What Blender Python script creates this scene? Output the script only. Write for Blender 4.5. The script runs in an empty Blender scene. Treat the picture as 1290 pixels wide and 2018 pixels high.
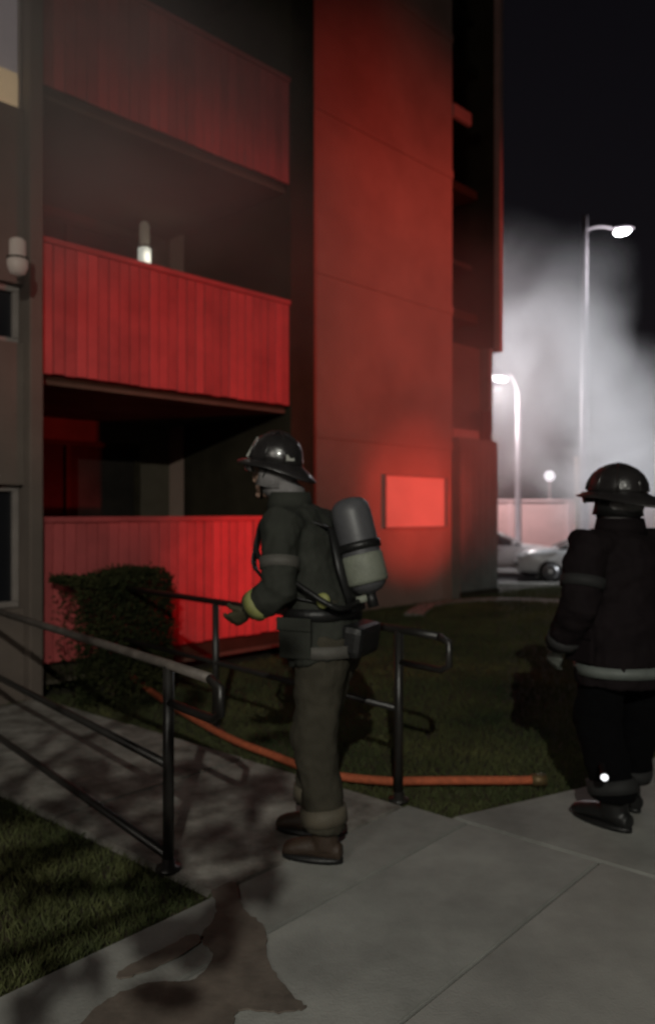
import bpy, bmesh, math, random
from mathutils import Vector, Matrix, Euler
random.seed(7)
R = math.radians
sc = bpy.context.scene
col = sc.collection

# ------------------------------------------------------------ camera
F, CX, CY, CH = 1575.0, 645.0, 1009.0, 1.53
cam = bpy.data.cameras.new('camera'); camo = bpy.data.objects.new('camera', cam); col.objects.link(camo)
camo.location = (0, 0, CH); camo.rotation_euler = (R(90), 0, 0)
cam.sensor_fit = 'VERTICAL'; cam.sensor_height = 24.0; cam.lens = 24.0*F/2018.0
cam.clip_end = 3000
cam.dof.use_dof = True; cam.dof.focus_distance = 1.75; cam.dof.aperture_fstop = 1.7
sc.camera = camo
try:
    sc.cycles.use_denoising = True
    sc.cycles.volume_step_rate = 3.0
    sc.cycles.volume_max_steps = 256
    sc.cycles.sample_clamp_indirect = 3.0
    sc.cycles.max_bounces = 6
    sc.cycles.volume_bounces = 1
except Exception: pass

# ------------------------------------------------------------ night sky
w = bpy.data.worlds.new('World'); sc.world = w; w.use_nodes = True
nt = w.node_tree; bgn = nt.nodes['Background']
sky = nt.nodes.new('ShaderNodeTexSky'); sky.sky_type = 'NISHITA'; sky.sun_disc = False
sky.sun_elevation = R(2.0); sky.sun_rotation = R(180)
hs = nt.nodes.new('ShaderNodeHueSaturation'); hs.inputs['Saturation'].default_value = 0.35
nt.links.new(sky.outputs[0], hs.inputs['Color']); mx = nt.nodes.new('ShaderNodeMixRGB'); mx.blend_type = 'MULTIPLY'; mx.inputs[0].default_value = 1; mx.inputs[2].default_value = (1.0, .80, 1.02, 1)
nt.links.new(hs.outputs[0], mx.inputs[1]); nt.links.new(mx.outputs[0], bgn.inputs[0])
bgn.inputs[1].default_value = 0.0038
U = Vector((.691, .723, 0)); W = Vector((-.723, .691, 0))      # along the facade, and away from us into it
R0 = Vector((-.41, 8.66, 0))
# ------------------------------------------------------------ lights that stand outside the picture
def lamp(name, kind, loc, energy, color, radius=.1, target=None, cone=None, blend=.5):
    l = bpy.data.lights.new(name, kind); o = bpy.data.objects.new(name, l); col.objects.link(o)
    l.energy = energy; l.color = color; o.location = loc
    if kind in ('POINT', 'SPOT'): l.shadow_soft_size = radius
    if kind == 'SPOT': l.spot_size = R(cone); l.spot_blend = blend
    if target is not None:
        o.rotation_euler = (Vector(target)-Vector(loc)).to_track_quat('-Z', 'Y').to_euler()
    return o
# warm street lamp behind the camera, its light falls through a young tree
lamp('street_light_behind', 'SPOT', (-.10, -4.3, 4.6), 1000, (1.0, .98, .87), .03, (.2, 3.0, 0), 88, .6)
lamp('fill_light_far_behind', 'POINT', (-5.0, -7.0, 6.0), 520, (1.0, .93, .82), 1.2)  # added soft fill with no lamp standing there, lifts the shadows
# red beacons of the fire engine standing to the right
lamp('engine_red_grille', 'SPOT', (13.0, 4.0, .95), 5600, (1.0, .04, .045), .12, (-.80, 8.3, .90), 9.5, .9)
lamp('engine_red_low', 'SPOT', (13.0, 4.0, 1.5), 3000, (1.0, .035, .03), .25, (-1.0, 8.0, 3.3), 19.5, 1.0)
lamp('engine_red_wall', 'SPOT', (15.0, 6.0, 2.6), 5000, (1.0, .105, .075), .25, (1.7, 13.6, 4.9), 36, 1.0)
lamp('engine_red_beam', 'SPOT', (15.0, 6.0, 1.2), 8000, (1.0, .075, .05), .1, tuple(R0+U*4.75+W*1.92+Vector((0, 0, 1.75))), 12.0, 1.0)
# white scene light of the engine, aimed at the smoke and the parked cars
lamp('engine_scene_light', 'SPOT', (18.0, 19.0, 5.5), 6500, (.93, .96, 1.0), .3, (4.6, 22.8, 2.2), 70, 1.0)
lamp('smoke_fill_behind_building', 'SPOT', (1.6, 29.5, 5.5), 5800, (.93, .94, 1.0), .3, (7.2, 23.0, 7.2), 84, 1.0)  # added lamp hidden behind the building, brightens the left of the smoke

sc.view_settings.view_transform = 'Standard'; sc.view_settings.look = 'None'
sc.view_settings.exposure = 0; sc.view_settings.gamma = 1; sc.view_settings.use_curve_mapping = False

# ------------------------------------------------------------ placing helpers
def G(px, py, z=0.0):
    "point of the level z seen at a pixel of the photograph"
    Y = (CH-z)*F/(py-CY); return Vector(((px-CX)/F*Y, Y, z))
def A(px, py, Y): return Vector(((px-CX)/F*Y, Y, CH+(CY-py)/F*Y))
U = Vector((.691, .723, 0)); W = Vector((-.723, .691, 0))      # along the facade, and away from us into it
R0 = Vector((-.41, 8.66, 0))
def B(t, b, z=0.0): return R0+U*t+W*b+Vector((0, 0, z))
BROT = math.atan2(U.y, U.x)

# ------------------------------------------------------------ materials
MATS = {}
def mat(name, color, rough=.7, metal=0.0, var=.25, scale=6.0, bump=.15, bscale=None, emis=None, estr=0, spec=.5, coat=0, dist=.01, tint=None):
    if name in MATS: return MATS[name]
    m = bpy.data.materials.new(name); m.use_nodes = True; n = m.node_tree; p = n.nodes['Principled BSDF']
    tc = n.nodes.new('ShaderNodeTexCoord')
    no = n.nodes.new('ShaderNodeTexNoise'); no.inputs['Scale'].default_value = scale; no.inputs['Detail'].default_value = 6; no.inputs['Roughness'].default_value = .65
    n.links.new(tc.outputs['Object'], no.inputs['Vector'])
    rp = n.nodes.new('ShaderNodeValToRGB'); rp.color_ramp.elements[0].position = .3; rp.color_ramp.elements[1].position = .72
    c = color; k = var; t = tint or c
    rp.color_ramp.elements[0].color = (c[0]*(1-k), c[1]*(1-k), c[2]*(1-k), 1)
    rp.color_ramp.elements[1].color = (min(1, t[0]*(1+k)), min(1, t[1]*(1+k)), min(1, t[2]*(1+k)), 1)
    n.links.new(no.outputs[0], rp.inputs[0]); n.links.new(rp.outputs[0], p.inputs['Base Color'])
    p.inputs['Roughness'].default_value = rough; p.inputs['Metallic'].default_value = metal
    p.inputs['Specular IOR Level'].default_value = spec; p.inputs['Coat Weight'].default_value = coat
    if bump:
        n2 = n.nodes.new('ShaderNodeTexNoise'); n2.inputs['Scale'].default_value = bscale or scale*8; n2.inputs['Detail'].default_value = 5
        n.links.new(tc.outputs['Object'], n2.inputs['Vector'])
        b = n.nodes.new('ShaderNodeBump'); b.inputs['Strength'].default_value = bump; b.inputs['Distance'].default_value = dist
        n.links.new(n2.outputs[0], b.inputs['Height']); n.links.new(b.outputs[0], p.inputs['Normal'])
    if emis:
        p.inputs['Emission Color'].default_value = (*emis, 1); p.inputs['Emission Strength'].default_value = estr
    MATS[name] = m; return m
m_wall = mat('stucco_red_brown', (.38, .27, .22), .9, var=.24, scale=.55, bump=.5, bscale=60, dist=.006)
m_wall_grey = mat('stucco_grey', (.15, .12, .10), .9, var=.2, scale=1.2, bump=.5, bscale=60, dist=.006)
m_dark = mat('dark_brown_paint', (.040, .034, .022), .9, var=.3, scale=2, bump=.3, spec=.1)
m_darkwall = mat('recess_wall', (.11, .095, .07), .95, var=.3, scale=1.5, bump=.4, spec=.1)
m_closet = mat('closet_siding', (.15, .165, .145), .85, var=.25, scale=2, bump=.4)
m_trim = mat('building_trim', (.45, .28, .24), .8, var=.15, scale=2)
m_panel = mat('red_board_paint', (.55, .10, .10), .75, var=.22, scale=1.6, bump=.25)
m_panel2 = mat('red_board_paint_faded', (.46, .085, .085), .8, var=.25, scale=2.2, bump=.3)
m_rail = mat('black_rail_paint', (.022, .02, .018), .38, metal=.0, var=.3, scale=12, bump=.12, spec=.6)
m_railtop = mat('worn_rail_steel', (.14, .12, .105), .55, metal=.0, var=.4, scale=14, bump=.15)
m_conc = mat('concrete', (.31, .31, .29), .92, var=.32, scale=1.6, bump=.6, bscale=90, dist=.004)
m_concs = [m_conc, mat('concrete_b', (.285, .285, .265), .92, var=.34, scale=1.9, bump=.6, bscale=80, dist=.004),
           mat('concrete_c', (.32, .315, .295), .93, var=.3, scale=1.4, bump=.6, bscale=100, dist=.004)]
m_joint = mat('joint_dirt', (.04, .034, .027), 1, var=.4, scale=20)
m_soil = mat('lawn_soil', (.030, .034, .014), 1, var=.5, scale=1.3, bump=.8, bscale=30, dist=.03, tint=(.045, .034, .018))
m_grass = mat('grass_blade', (.034, .075, .018), .8, var=.5, scale=1.1, bump=0, tint=(.085, .085, .028))
m_asph = mat('asphalt', (.06, .06, .06), .9, var=.25, scale=1.5, bump=.6, bscale=60, dist=.01)
m_paint = mat('white_marking', (.7, .68, .62), .8, var=.2, scale=4)
m_hose = mat('orange_hose', (.50, .12, .05), .8, var=.3, scale=30, bump=.4, bscale=200, dist=.003)
m_leaf = mat('shrub_leaf', (.022, .035, .014), 1, var=.5, scale=3, bump=0, spec=.1, tint=(.035, .035, .014))
m_bark = mat('bark', (.09, .065, .045), .95, var=.4, scale=12, bump=.9, bscale=40, dist=.02)
m_glassd = mat('dark_glass', (.012, .013, .016), .3, var=.2, scale=1, bump=0, spec=.5)
m_pole = mat('pole_steel', (.27, .23, .25), .55, metal=.2, var=.15, scale=3)
m_bwall = mat('boundary_wall_paint', (.62, .37, .36), .85, var=.12, scale=.8, bump=.3)
m_bwallcap = mat('boundary_cap', (.66, .42, .42), .85, var=.12, scale=.8)

# ------------------------------------------------------------ mesh helpers
def link(o, parent=None):
    col.objects.link(o)
    if parent is not None: o.parent = parent
    return o
def tag(o, label=None, cat=None, group=None, kind=None):
    if label: o['label'] = label
    if cat: o['category'] = cat
    if group: o['group'] = group
    if kind: o['kind'] = kind
    return o
def empty(name, loc, rz=0, label=None, cat=None, group=None):
    o = bpy.data.objects.new(name, None); link(o); o.location = loc; o.rotation_euler = (0, 0, rz); o.empty_display_size = .1
    return tag(o, label, cat, group)
def mk(name, bm, m, parent=None, smooth=False, loc=None, rz=None, bevel=0):
    me = bpy.data.meshes.new(name)
    if bevel:
        bmesh.ops.bevel(bm, geom=list(bm.edges), offset=bevel, segments=2, affect='EDGES', profile=.6)
    bmesh.ops.recalc_face_normals(bm, faces=bm.faces)
    bm.to_mesh(me); bm.free()
    if smooth:
        for p in me.polygons: p.use_smooth = True
    me.materials.append(m)
    o = bpy.data.objects.new(name, me); link(o, parent)
    if loc is not None: o.location = loc
    if rz is not None: o.rotation_euler = (0, 0, rz)
    return o
def box(bm, x0, x1, y0, y1, z0, z1, M=None):
    vs = [bm.verts.new(Vector(p)) for p in ((x0,y0,z0),(x1,y0,z0),(x1,y1,z0),(x0,y1,z0),(x0,y0,z1),(x1,y0,z1),(x1,y1,z1),(x0,y1,z1))]
    if M is not None:
        for v in vs: v.co = M @ v.co
    for f in ((3,2,1,0),(4,5,6,7),(0,1,5,4),(1,2,6,5),(2,3,7,6),(3,0,4,7)): bm.faces.new([vs[i] for i in f])
def obox(name, x0, x1, y0, y1, z0, z1, m, parent=None, bevel=0.0, M=None):
    bm = bmesh.new(); box(bm, x0, x1, y0, y1, z0, z1, M); return mk(name, bm, m, parent, bevel=bevel)
def loft(bm, rings, closed=True, cap=True):
    "rings: list of lists of Vectors with equal count"
    rv = [[bm.verts.new(p) for p in r] for r in rings]; n = len(rv[0])
    for a, b in zip(rv[:-1], rv[1:]):
        for i in range(n if closed else n-1):
            j = (i+1) % n; bm.faces.new((a[i], a[j], b[j], b[i]))
    if cap: bm.faces.new(rv[0][::-1]); bm.faces.new(rv[-1])
def tube(bm, pts, rad, n=10, rad2=None, up=None):
    "tube through points; rad list or number; rad2 = radius across (ellipse)"
    pts = [Vector(p) for p in pts]; k = len(pts)
    ra = rad if isinstance(rad, (list, tuple)) else [rad]*k
    rb = rad2 if isinstance(rad2, (list, tuple)) else ([rad2]*k if rad2 else ra)
    rings = []; prev = Vector(up) if up else None
    for i, p in enumerate(pts):
        d = (pts[min(i+1, k-1)]-pts[max(i-1, 0)]).normalized()
        if prev is None: prev = Vector((0, 0, 1)) if abs(d.z) < .8 else Vector((1, 0, 0))
        a = (prev-d*prev.dot(d))
        if a.length < 1e-4: a = d.orthogonal()
        a.normalize(); b = d.cross(a); prev = a
        rings.append([p+a*(ra[i]*math.cos(q*math.tau/n))+b*(rb[i]*math.sin(q*math.tau/n)) for q in range(n)])
    loft(bm, rings)
def otube(name, pts, rad, m, parent=None, n=10, rad2=None, up=None):
    bm = bmesh.new(); tube(bm, pts, rad, n, rad2, up); return mk(name, bm, m, parent, smooth=True)
def ball(bm, c, r, M=None, seg=14):
    g = bmesh.ops.create_uvsphere(bm, u_segments=seg, v_segments=seg-4, radius=1)
    r = Vector(r if hasattr(r, '__len__') else (r, r, r)); c = Vector(c)
    for v in g['verts']:
        q = Vector((v.co.x*r.x, v.co.y*r.y, v.co.z*r.z))
        v.co = c+(M @ q if M is not None else q)
def lathe(bm, prof, n=20, M=None):
    rings = [[Vector((r*math.cos(i*math.tau/n), r*math.sin(i*math.tau/n), z)) for i in range(n)] for r, z in prof]
    if M is not None: rings = [[M @ p for p in r] for r in rings]
    loft(bm, rings)
def smoothcurve(pts, sub=8):
    out = []; P = [Vector(p) for p in pts]; P = [P[0]*2-P[1]]+P+[P[-1]*2-P[-2]]
    for i in range(1, len(P)-2):
        for s in range(sub):
            t = s/sub; a, b, c, d = P[i-1], P[i], P[i+1], P[i+2]
            out.append(.5*((2*b)+(c-a)*t+(2*a-5*b+4*c-d)*t*t+(3*b-a-3*c+d)*t**3))
    out.append(P[-2]); return out
def remeshed(name, bm, m, parent, voxel=.011, smooth=4, wr=0.0, wscale=.12, seed=0):
    "joins overlapping shapes into one continuous skin; wr = depth of the cloth folds"
    bmesh.ops.recalc_face_normals(bm, faces=bm.faces)
    me = bpy.data.meshes.new(name); bm.to_mesh(me); bm.free()
    o = bpy.data.objects.new(name, me); link(o)
    md = o.modifiers.new('r', 'REMESH'); md.mode = 'VOXEL'; md.voxel_size = voxel
    ms = o.modifiers.new('s', 'SMOOTH'); ms.iterations = smooth; ms.factor = .5
    if wr:
        tx = bpy.data.textures.new('folds', 'CLOUDS'); tx.noise_scale = wscale; tx.noise_depth = 2
        dd = o.modifiers.new('d', 'DISPLACE'); dd.texture = tx; dd.strength = wr; dd.mid_level = .5; dd.texture_coords = 'LOCAL'
    dg = bpy.context.evaluated_depsgraph_get()
    nm = bpy.data.meshes.new_from_object(o.evaluated_get(dg))
    o.modifiers.clear(); o.data = nm
    nm.name = name
    for p in nm.polygons: p.use_smooth = True
    nm.materials.clear(); nm.materials.append(m)
    o.parent = parent
    return o
def dup(root, parent=None):
    c = root.copy(); col.objects.link(c); c.parent = parent
    for ch in root.children: dup(ch, c)
    return c

# ------------------------------------------------------------ ground
def gz(x, y):
    t = min(1, max(0, (y-15.8)/5.0)); return -.45*t*t*(3-2*t)
bm = bmesh.new()
xs = [-400, -120, -40]+[-20+i*1.0 for i in range(0, 61)]+[60, 150, 500]; ys = [-300, -60, -10]+[-4+i*.5 for i in range(0, 60)]+[30, 40, 60, 100, 300, 1500]
grid = [[bm.verts.new((x, y, gz(x, y)-.012)) for x in xs] for y in ys]
for j in range(len(ys)-1):
    for i in range(len(xs)-1): bm.faces.new((grid[j][i], grid[j][i+1], grid[j+1][i+1], grid[j+1][i]))
tag(mk('ground', bm, m_soil, smooth=True), kind='structure')
# car park
bm = bmesh.new()
box(bm, -60, 120, 21.2, 120, -.60, -.446)
tag(mk('car_park', bm, m_asph), kind='structure')
k_ = empty('kerb', (0, 0, 0)); tag(k_, kind='structure')
for i in range(22):
    obox('kerb_stone', -6+i*1.5+.01, -6+(i+1)*1.5-.01, 20.9, 21.16, -.6, -.33, m_concs[i % 3], k_, bevel=.02)
# footpath sweeping round the far lawn
cur = smoothcurve([G(795, 1212), G(830, 1192), G(900, 1183), G(1000, 1180), G(1130, 1185)+Vector((0, 0, 0))], 6)
bm = bmesh.new()
top = []; 
for i, p in enumerate(cur):
    d = (cur[min(i+1, len(cur)-1)]-cur[max(i-1, 0)]).normalized(); n = Vector((-d.y, d.x, 0))
    top.append((p+n*.0, p-n*.28))
rings = [[Vector((a.x, a.y, .02)), Vector((b.x, b.y, .02)), Vector((b.x, b.y, -.1)), Vector((a.x, a.y, -.1))] for a, b in top]
loft(bm, rings)
tag(mk('lawn_edging', bm, m_conc), kind='structure')

# pavement: a bed of dirt with concrete slabs standing proud of it
Us = Vector((.66, .751, 0)); Ws = Vector((-.751, .66, 0))
K = G(400, 1783)                                                    # corner where the ramp path meets the pavement
def S(u, w_, z=0.0): return K+Us*u+Ws*w_+Vector((0, 0, z))
def slab(name, u0, u1, w0, w1, parent, m, z0=-.10, z1=.02, cut=None):
    g = .006
    P = [(u0+g, w0+g), (u1-g, w0+g), (u1-g, (cut[1] if cut else w1)-g), (u0+g, (cut[0] if cut else w1)-g)]
    bm = bmesh.new(); dz = random.uniform(-.003, .003)
    lo = [bm.verts.new(S(a, b, z0)) for a, b in P]; hi = [bm.verts.new(S(a, b, z1+dz)) for a, b in P]
    bm.faces.new(hi); bm.faces.new(lo[::-1])
    for i in range(4): bm.faces.new((lo[i], lo[(i+1) % 4], hi[(i+1) % 4], hi[i]))
    bmesh.ops.bevel(bm, geom=[e for e in bm.edges if e.verts[0].co.z > 0 and e.verts[1].co.z > 0], offset=.006, segments=2, affect='EDGES')
    return mk(name, bm, m, parent)
pave = empty('pavement', (0, 0, 0)); tag(pave, kind='structure')
def wtop(u): return 0.0 if u < 1.36 else -.26-.36*(min(u, 2.5)-1.36)
bm = bmesh.new()
vs = [bm.verts.new(S(a, b, .003)) for a, b in ((-4, -9.0), (9, -9.0), (9, wtop(9)-.01), (2.5, wtop(2.5)-.01), (1.36, wtop(1.37)-.01), (1.359, -.01), (-4, -.01))]; bm.faces.new(vs)
mk('bed', bm, m_joint, pave)
c = 0
for u0, u1, ww in ((-3.2, -1.5, (-9, -5, -2.4, -1.0, 0)), (-1.5, 1.355, (-9, -6, -3.6, -2.3, -1.02, -.36, 0)), (1.36, 2.495, (-9, -6, -3.2, None)), (2.5, 5.5, (-9, -6, -3.2, None)), (5.5, 9, (-9, -6, -3.2, None))):
    for w0, w1 in zip(ww[:-1], ww[1:]):
        slab('slab', u0, u1, w0, w1, pave, m_concs[(c*7+1) % 3], cut=None if w1 is not None else (wtop(u0+.01), wtop(u1))); c += 1
# ramp path between the two handrails
P1 = G(332, 1722); P2 = G(785, 1585)
path = empty('ramp_path', (0, 0, 0)); tag(path, kind='structure')
pw = (P2-P1).dot(U)
bm = bmesh.new(); vs = [bm.verts.new(S(a, b, .002)) for a, b in ((.10, 0.03), (1.30, 0.03), (1.30, 3.6), (.10, 3.6))]; bm.faces.new(vs)
mk('bed', bm, m_joint, path)
m_dappled = mat('dappled_concrete', (.13, .11, .09), .9, var=.35, scale=4.6, bump=.7, bscale=60, dist=.005, tint=(.32, .31, .28))  # dark and pale mottling puts the leaf-shadow dapples into the ramp's colour
wq = [0.0, 1.2, 2.4, 3.62]
for j in range(len(wq)-1):
    slab('slab', .06, 1.33, wq[j], wq[j+1], path, m_dappled)

# tree shadow on the pavement corner, drawn as thin dark brown sheets
rm = random.Random(5)
def shadow_sheet(px):
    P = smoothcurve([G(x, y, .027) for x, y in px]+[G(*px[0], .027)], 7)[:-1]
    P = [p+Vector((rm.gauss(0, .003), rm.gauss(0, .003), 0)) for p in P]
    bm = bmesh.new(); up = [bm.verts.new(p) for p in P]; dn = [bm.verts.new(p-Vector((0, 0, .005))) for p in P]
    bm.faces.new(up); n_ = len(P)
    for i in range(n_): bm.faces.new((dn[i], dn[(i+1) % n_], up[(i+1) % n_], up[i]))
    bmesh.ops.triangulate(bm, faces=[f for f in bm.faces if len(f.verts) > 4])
    tag(mk('shadow_sheet', bm, mat('shadow_brown', (.14, .115, .095), .8, var=.35, scale=7, bump=.5, bscale=50, dist=.004)), kind='structure')
shadow_sheet([(418, 1752), (462, 1738), (478, 1790), (520, 1825), (528, 1890), (565, 1950), (600, 1985), (540, 1992), (470, 1990), (440, 2035), (280, 2060), (150, 2040), (215, 1968), (300, 1935), (385, 1928), (420, 1880), (395, 1850), (425, 1800)])
shadow_sheet([(330, 1865), (372, 1842), (400, 1850), (340, 1890), (250, 1925), (238, 1912)])
# ------------------------------------------------------------ grass
def inside_paved(p):
    q = p-K; u = q.dot(Us); v = q.dot(Ws)
    if -3.2 < u < 9 and -9 < v < wtop(u)+.01: return True
    if .05 < u < 1.34 and v >= -.01 and v < 3.62: return True
    return False
def on_building(p):
    q = p-R0; t = q.dot(U); b = q.dot(W)
    return b > -.05 and t < .3 or b > 1.85
vs = []; fs = []
def blade(p, h, wd):
    a = random.uniform(0, math.tau); dx = Vector((math.cos(a), math.sin(a), 0))*wd
    ln = Vector((random.gauss(0, .35), random.gauss(0, .35), 0))*h
    i = len(vs); vs.extend([p-dx, p+dx, p+ln*.4+Vector((0, 0, h*.6))+dx*.6, p+ln+Vector((0, 0, h))]); fs.extend([(i, i+1, i+2), (i, i+2, i+3)])
cnt = 0
for _ in range(400000):
    Y = 1.6+17*random.random()**1.6; X = random.uniform(-.46, .46)*Y+random.uniform(-.3, .3)
    p = Vector((X, Y, gz(X, Y)-.012))
    if inside_paved(p) or on_building(p): continue
    sz = 1 if Y < 6 else 1+(Y-6)*.12
    blade(p, random.uniform(.018, .045)*sz**.5, .0026*sz); cnt += 1
    if cnt > 110000: break
me = bpy.data.meshes.new('grass'); me.from_pydata(vs, [], fs); me.materials.append(m_grass)
tag(link(bpy.data.objects.new('grass', me)), 'short dark grass of the lawns beside the pavement', 'grass', kind='stuff')

# ------------------------------------------------------------ apartment building
bld = empty('apartment_building', B(0, 0), BROT, 'dark apartment block with red-lit wall and boarded balconies, smoke at its corner', 'building')
# local axes: x along the facade, y into the building
D = 1.92; H = 12.6
XL = -7.5; XE = 5.8; XC = 7.04; XU = 7.50
obox('wall', .002, XE, D, D+6, -.2, H, m_wall, bld)
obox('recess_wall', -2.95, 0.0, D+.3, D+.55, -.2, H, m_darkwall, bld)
obox('fin_wall', 0.0, .36, -.02, D-.003, -.2, H, m_dark, bld, bevel=.01)
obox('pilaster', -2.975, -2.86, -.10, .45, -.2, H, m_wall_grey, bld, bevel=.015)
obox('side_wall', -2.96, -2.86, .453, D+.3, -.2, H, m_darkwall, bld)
# left bay with its window openings, pieced round them
zz = [-.2, .75, 1.75, 2.90, 3.38, 4.80, 6.3, H]
for i in range(0, len(zz)-1, 2):
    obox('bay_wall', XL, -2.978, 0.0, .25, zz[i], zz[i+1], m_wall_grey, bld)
m_curt = mat('curtain_lit', (.30, .28, .28), .9, var=.15, scale=3, emis=(.42, .36, .38), estr=.20)
m_warm = mat('lampshade_lit', (.5, .4, .25), .9, var=.1, scale=3, emis=(1.0, .72, .42), estr=.25)
m_frame = mat('window_frame', (.25, .22, .20), .6, var=.15, scale=5)
def window(x0, x1, z0, z1, y, parent, glass, bars=1, fr=.05):
    wn = mk('window', (lambda b: (box(b, x0, x1, y+.05, y+.08, z0, z1), b)[1])(bmesh.new()), glass, parent)
    for (a, b_, c_, d_) in ((x0, x1, z0, z0+fr), (x0, x1, z1-fr, z1), (x0, x0+fr, z0+fr, z1-fr), (x1-fr, x1, z0+fr, z1-fr)):
        obox('frame', a+.001, b_-.001, y+.0, y+.048, c_+.001, d_-.001, m_frame, wn, bevel=.006)
    for i in range(bars):
        xm = x0+(x1-x0)*(i+1)/(bars+1); obox('mullion', xm-.02, xm+.02, y+.005, y+.047, z0+fr, z1-fr, m_frame, wn)
    return wn
w1 = window(-5.2, -2.98, 4.802, 6.298, .03, bld, m_curt, bars=0, fr=.02); w1['label'] = 'dimly lit window with a grey curtain'
obox('blind', -4.6, -3.01, .035, .075, 4.83, 5.10, m_warm, w1, bevel=.01)
window(-5.2, -2.98, 2.902, 3.378, .08, bld, m_glassd)
window(-5.2, -2.98, .752, 1.748, .08, bld, m_glassd)
# balcony floors and their boarded fronts
def balcony(zf, ztop, zbot, mats, name='balcony', t0=-2.84, t1=-.02, n=27):
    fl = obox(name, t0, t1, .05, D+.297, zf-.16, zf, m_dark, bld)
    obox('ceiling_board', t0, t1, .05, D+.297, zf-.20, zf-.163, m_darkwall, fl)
    st = (t1-t0)/n
    for i in range(n):
        g = .0045; dz = random.uniform(-.006, .006)
        obox('board', t0+i*st+g, t0+(i+1)*st-g, -.022+random.uniform(-.005, .005), .0, zbot+dz, ztop-.02, random.choice(mats), fl, bevel=.004)
    obox('batten', t0, t1, .003, .035, zbot+.12, zbot+.20, m_dark, fl)
    obox('batten', t0, t1, .003, .035, ztop-.25, ztop-.17, m_dark, fl)
    obox('top_rail', t0, t1, -.045, .05, ztop-.018, ztop+.03, m_panel2, fl, bevel=.006)
    obox('backing', t0, t1, .036, .045, zbot+.02, ztop-.03, m_dark, fl)
    return fl
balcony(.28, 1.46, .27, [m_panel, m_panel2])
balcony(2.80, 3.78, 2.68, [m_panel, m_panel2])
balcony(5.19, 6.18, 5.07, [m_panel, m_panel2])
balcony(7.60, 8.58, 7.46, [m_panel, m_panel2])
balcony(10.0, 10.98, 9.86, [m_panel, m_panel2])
m_drape = mat('drawn_drape', (.03, .026, .022), 1, var=.3, scale=3, bump=.3, spec=.05)
# patio doors at the back of each balcony
for z in (.29, 2.81, 5.20, 7.61):
    dr = obox('sliding_door', -2.3, -.55, D+.255, D+.285, z, z+2.0, m_drape, bld)
    for (a, b_, c_, d_) in ((-2.36, -2.30, z, z+2.06), (-.55, -.49, z, z+2.06), (-1.46, -1.40, z, z+2.0), (-2.30, -.55, z+2.0, z+2.06)):
        obox('frame', a, b_, D+.22, D+.253, c_, d_, m_dark, dr)
m_reflpane = mat('pale_reflection_pane', (.80, .62, .56), .8, var=.12, scale=1.0, bump=.2)  # pale pane colour stands in for the red reflection in the glass
wr_ = window(3.86, 5.56, 1.26, 2.14, D-.078, bld, m_reflpane, bars=0, fr=.025); wr_['label'] = 'ground floor window whose pale pane stands for a red reflection'
# stucco joints: raised bands between the storeys on the big wall
for z in (2.62, 5.03, 7.43, 9.84):
    obox('band', .365, XE-.003, D-.03, D-.002, z, z+.14, m_wall, bld, bevel=.008)
# far balcony bay: dark recess, closet below, thin end fin
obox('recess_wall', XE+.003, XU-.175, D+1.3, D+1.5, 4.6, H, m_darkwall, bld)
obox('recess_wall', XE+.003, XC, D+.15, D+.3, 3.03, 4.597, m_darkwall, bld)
obox('corner_post', XC-.12, XC, D-.05, D+.147, 3.025, 4.597, m_closet, bld)
for z in (2.86, 5.19, 7.60, 10.0):
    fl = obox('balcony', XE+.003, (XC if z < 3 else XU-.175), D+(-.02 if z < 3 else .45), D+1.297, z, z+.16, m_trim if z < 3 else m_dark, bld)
    if z > 3: obox('top_rail', XE+.003, XE+.72 if z == 7.60 else XU-.4, D+.45, D+.50, z+1.0, z+1.08, m_dark, fl) if z != 7.60 else obox('top_rail', XE+.003, XE+.55, D-.04, D+.04, 8.56, 8.78, m_trim, fl)
obox('end_fin', XU-.17, XU-.06, D-.03, D+.10, 4.6, H, m_trim, bld, bevel=.01)
obox('side_wall', XU-.165, XU-.065, D+.103, D+1.5, 4.6, H, m_dark, bld)
br = obox('bracket', XC-.40, XC-.1, D-.1, D-.022, 2.70, 3.40, m_dark, bld)
cl = obox('closet', XE+.003, XC, D-.15, D+1.6, -.2, 2.85, m_closet, bld)
for i in range(6):
    wd = (XC-XE-.02)/6; obox('board', XE+.01+i*wd+.004, XE+.01+(i+1)*wd-.004, D-.172, D-.151, .12, 2.72, m_closet, cl, bevel=.004)
obox('skirting', XE+.01, XC-.005, D-.19, D-.151, -.1, .11, m_dark, cl)
obox('downpipe', .9, 1.0, D-.11, D-.031, .1, H, m_wall, bld, bevel=.03)

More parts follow.
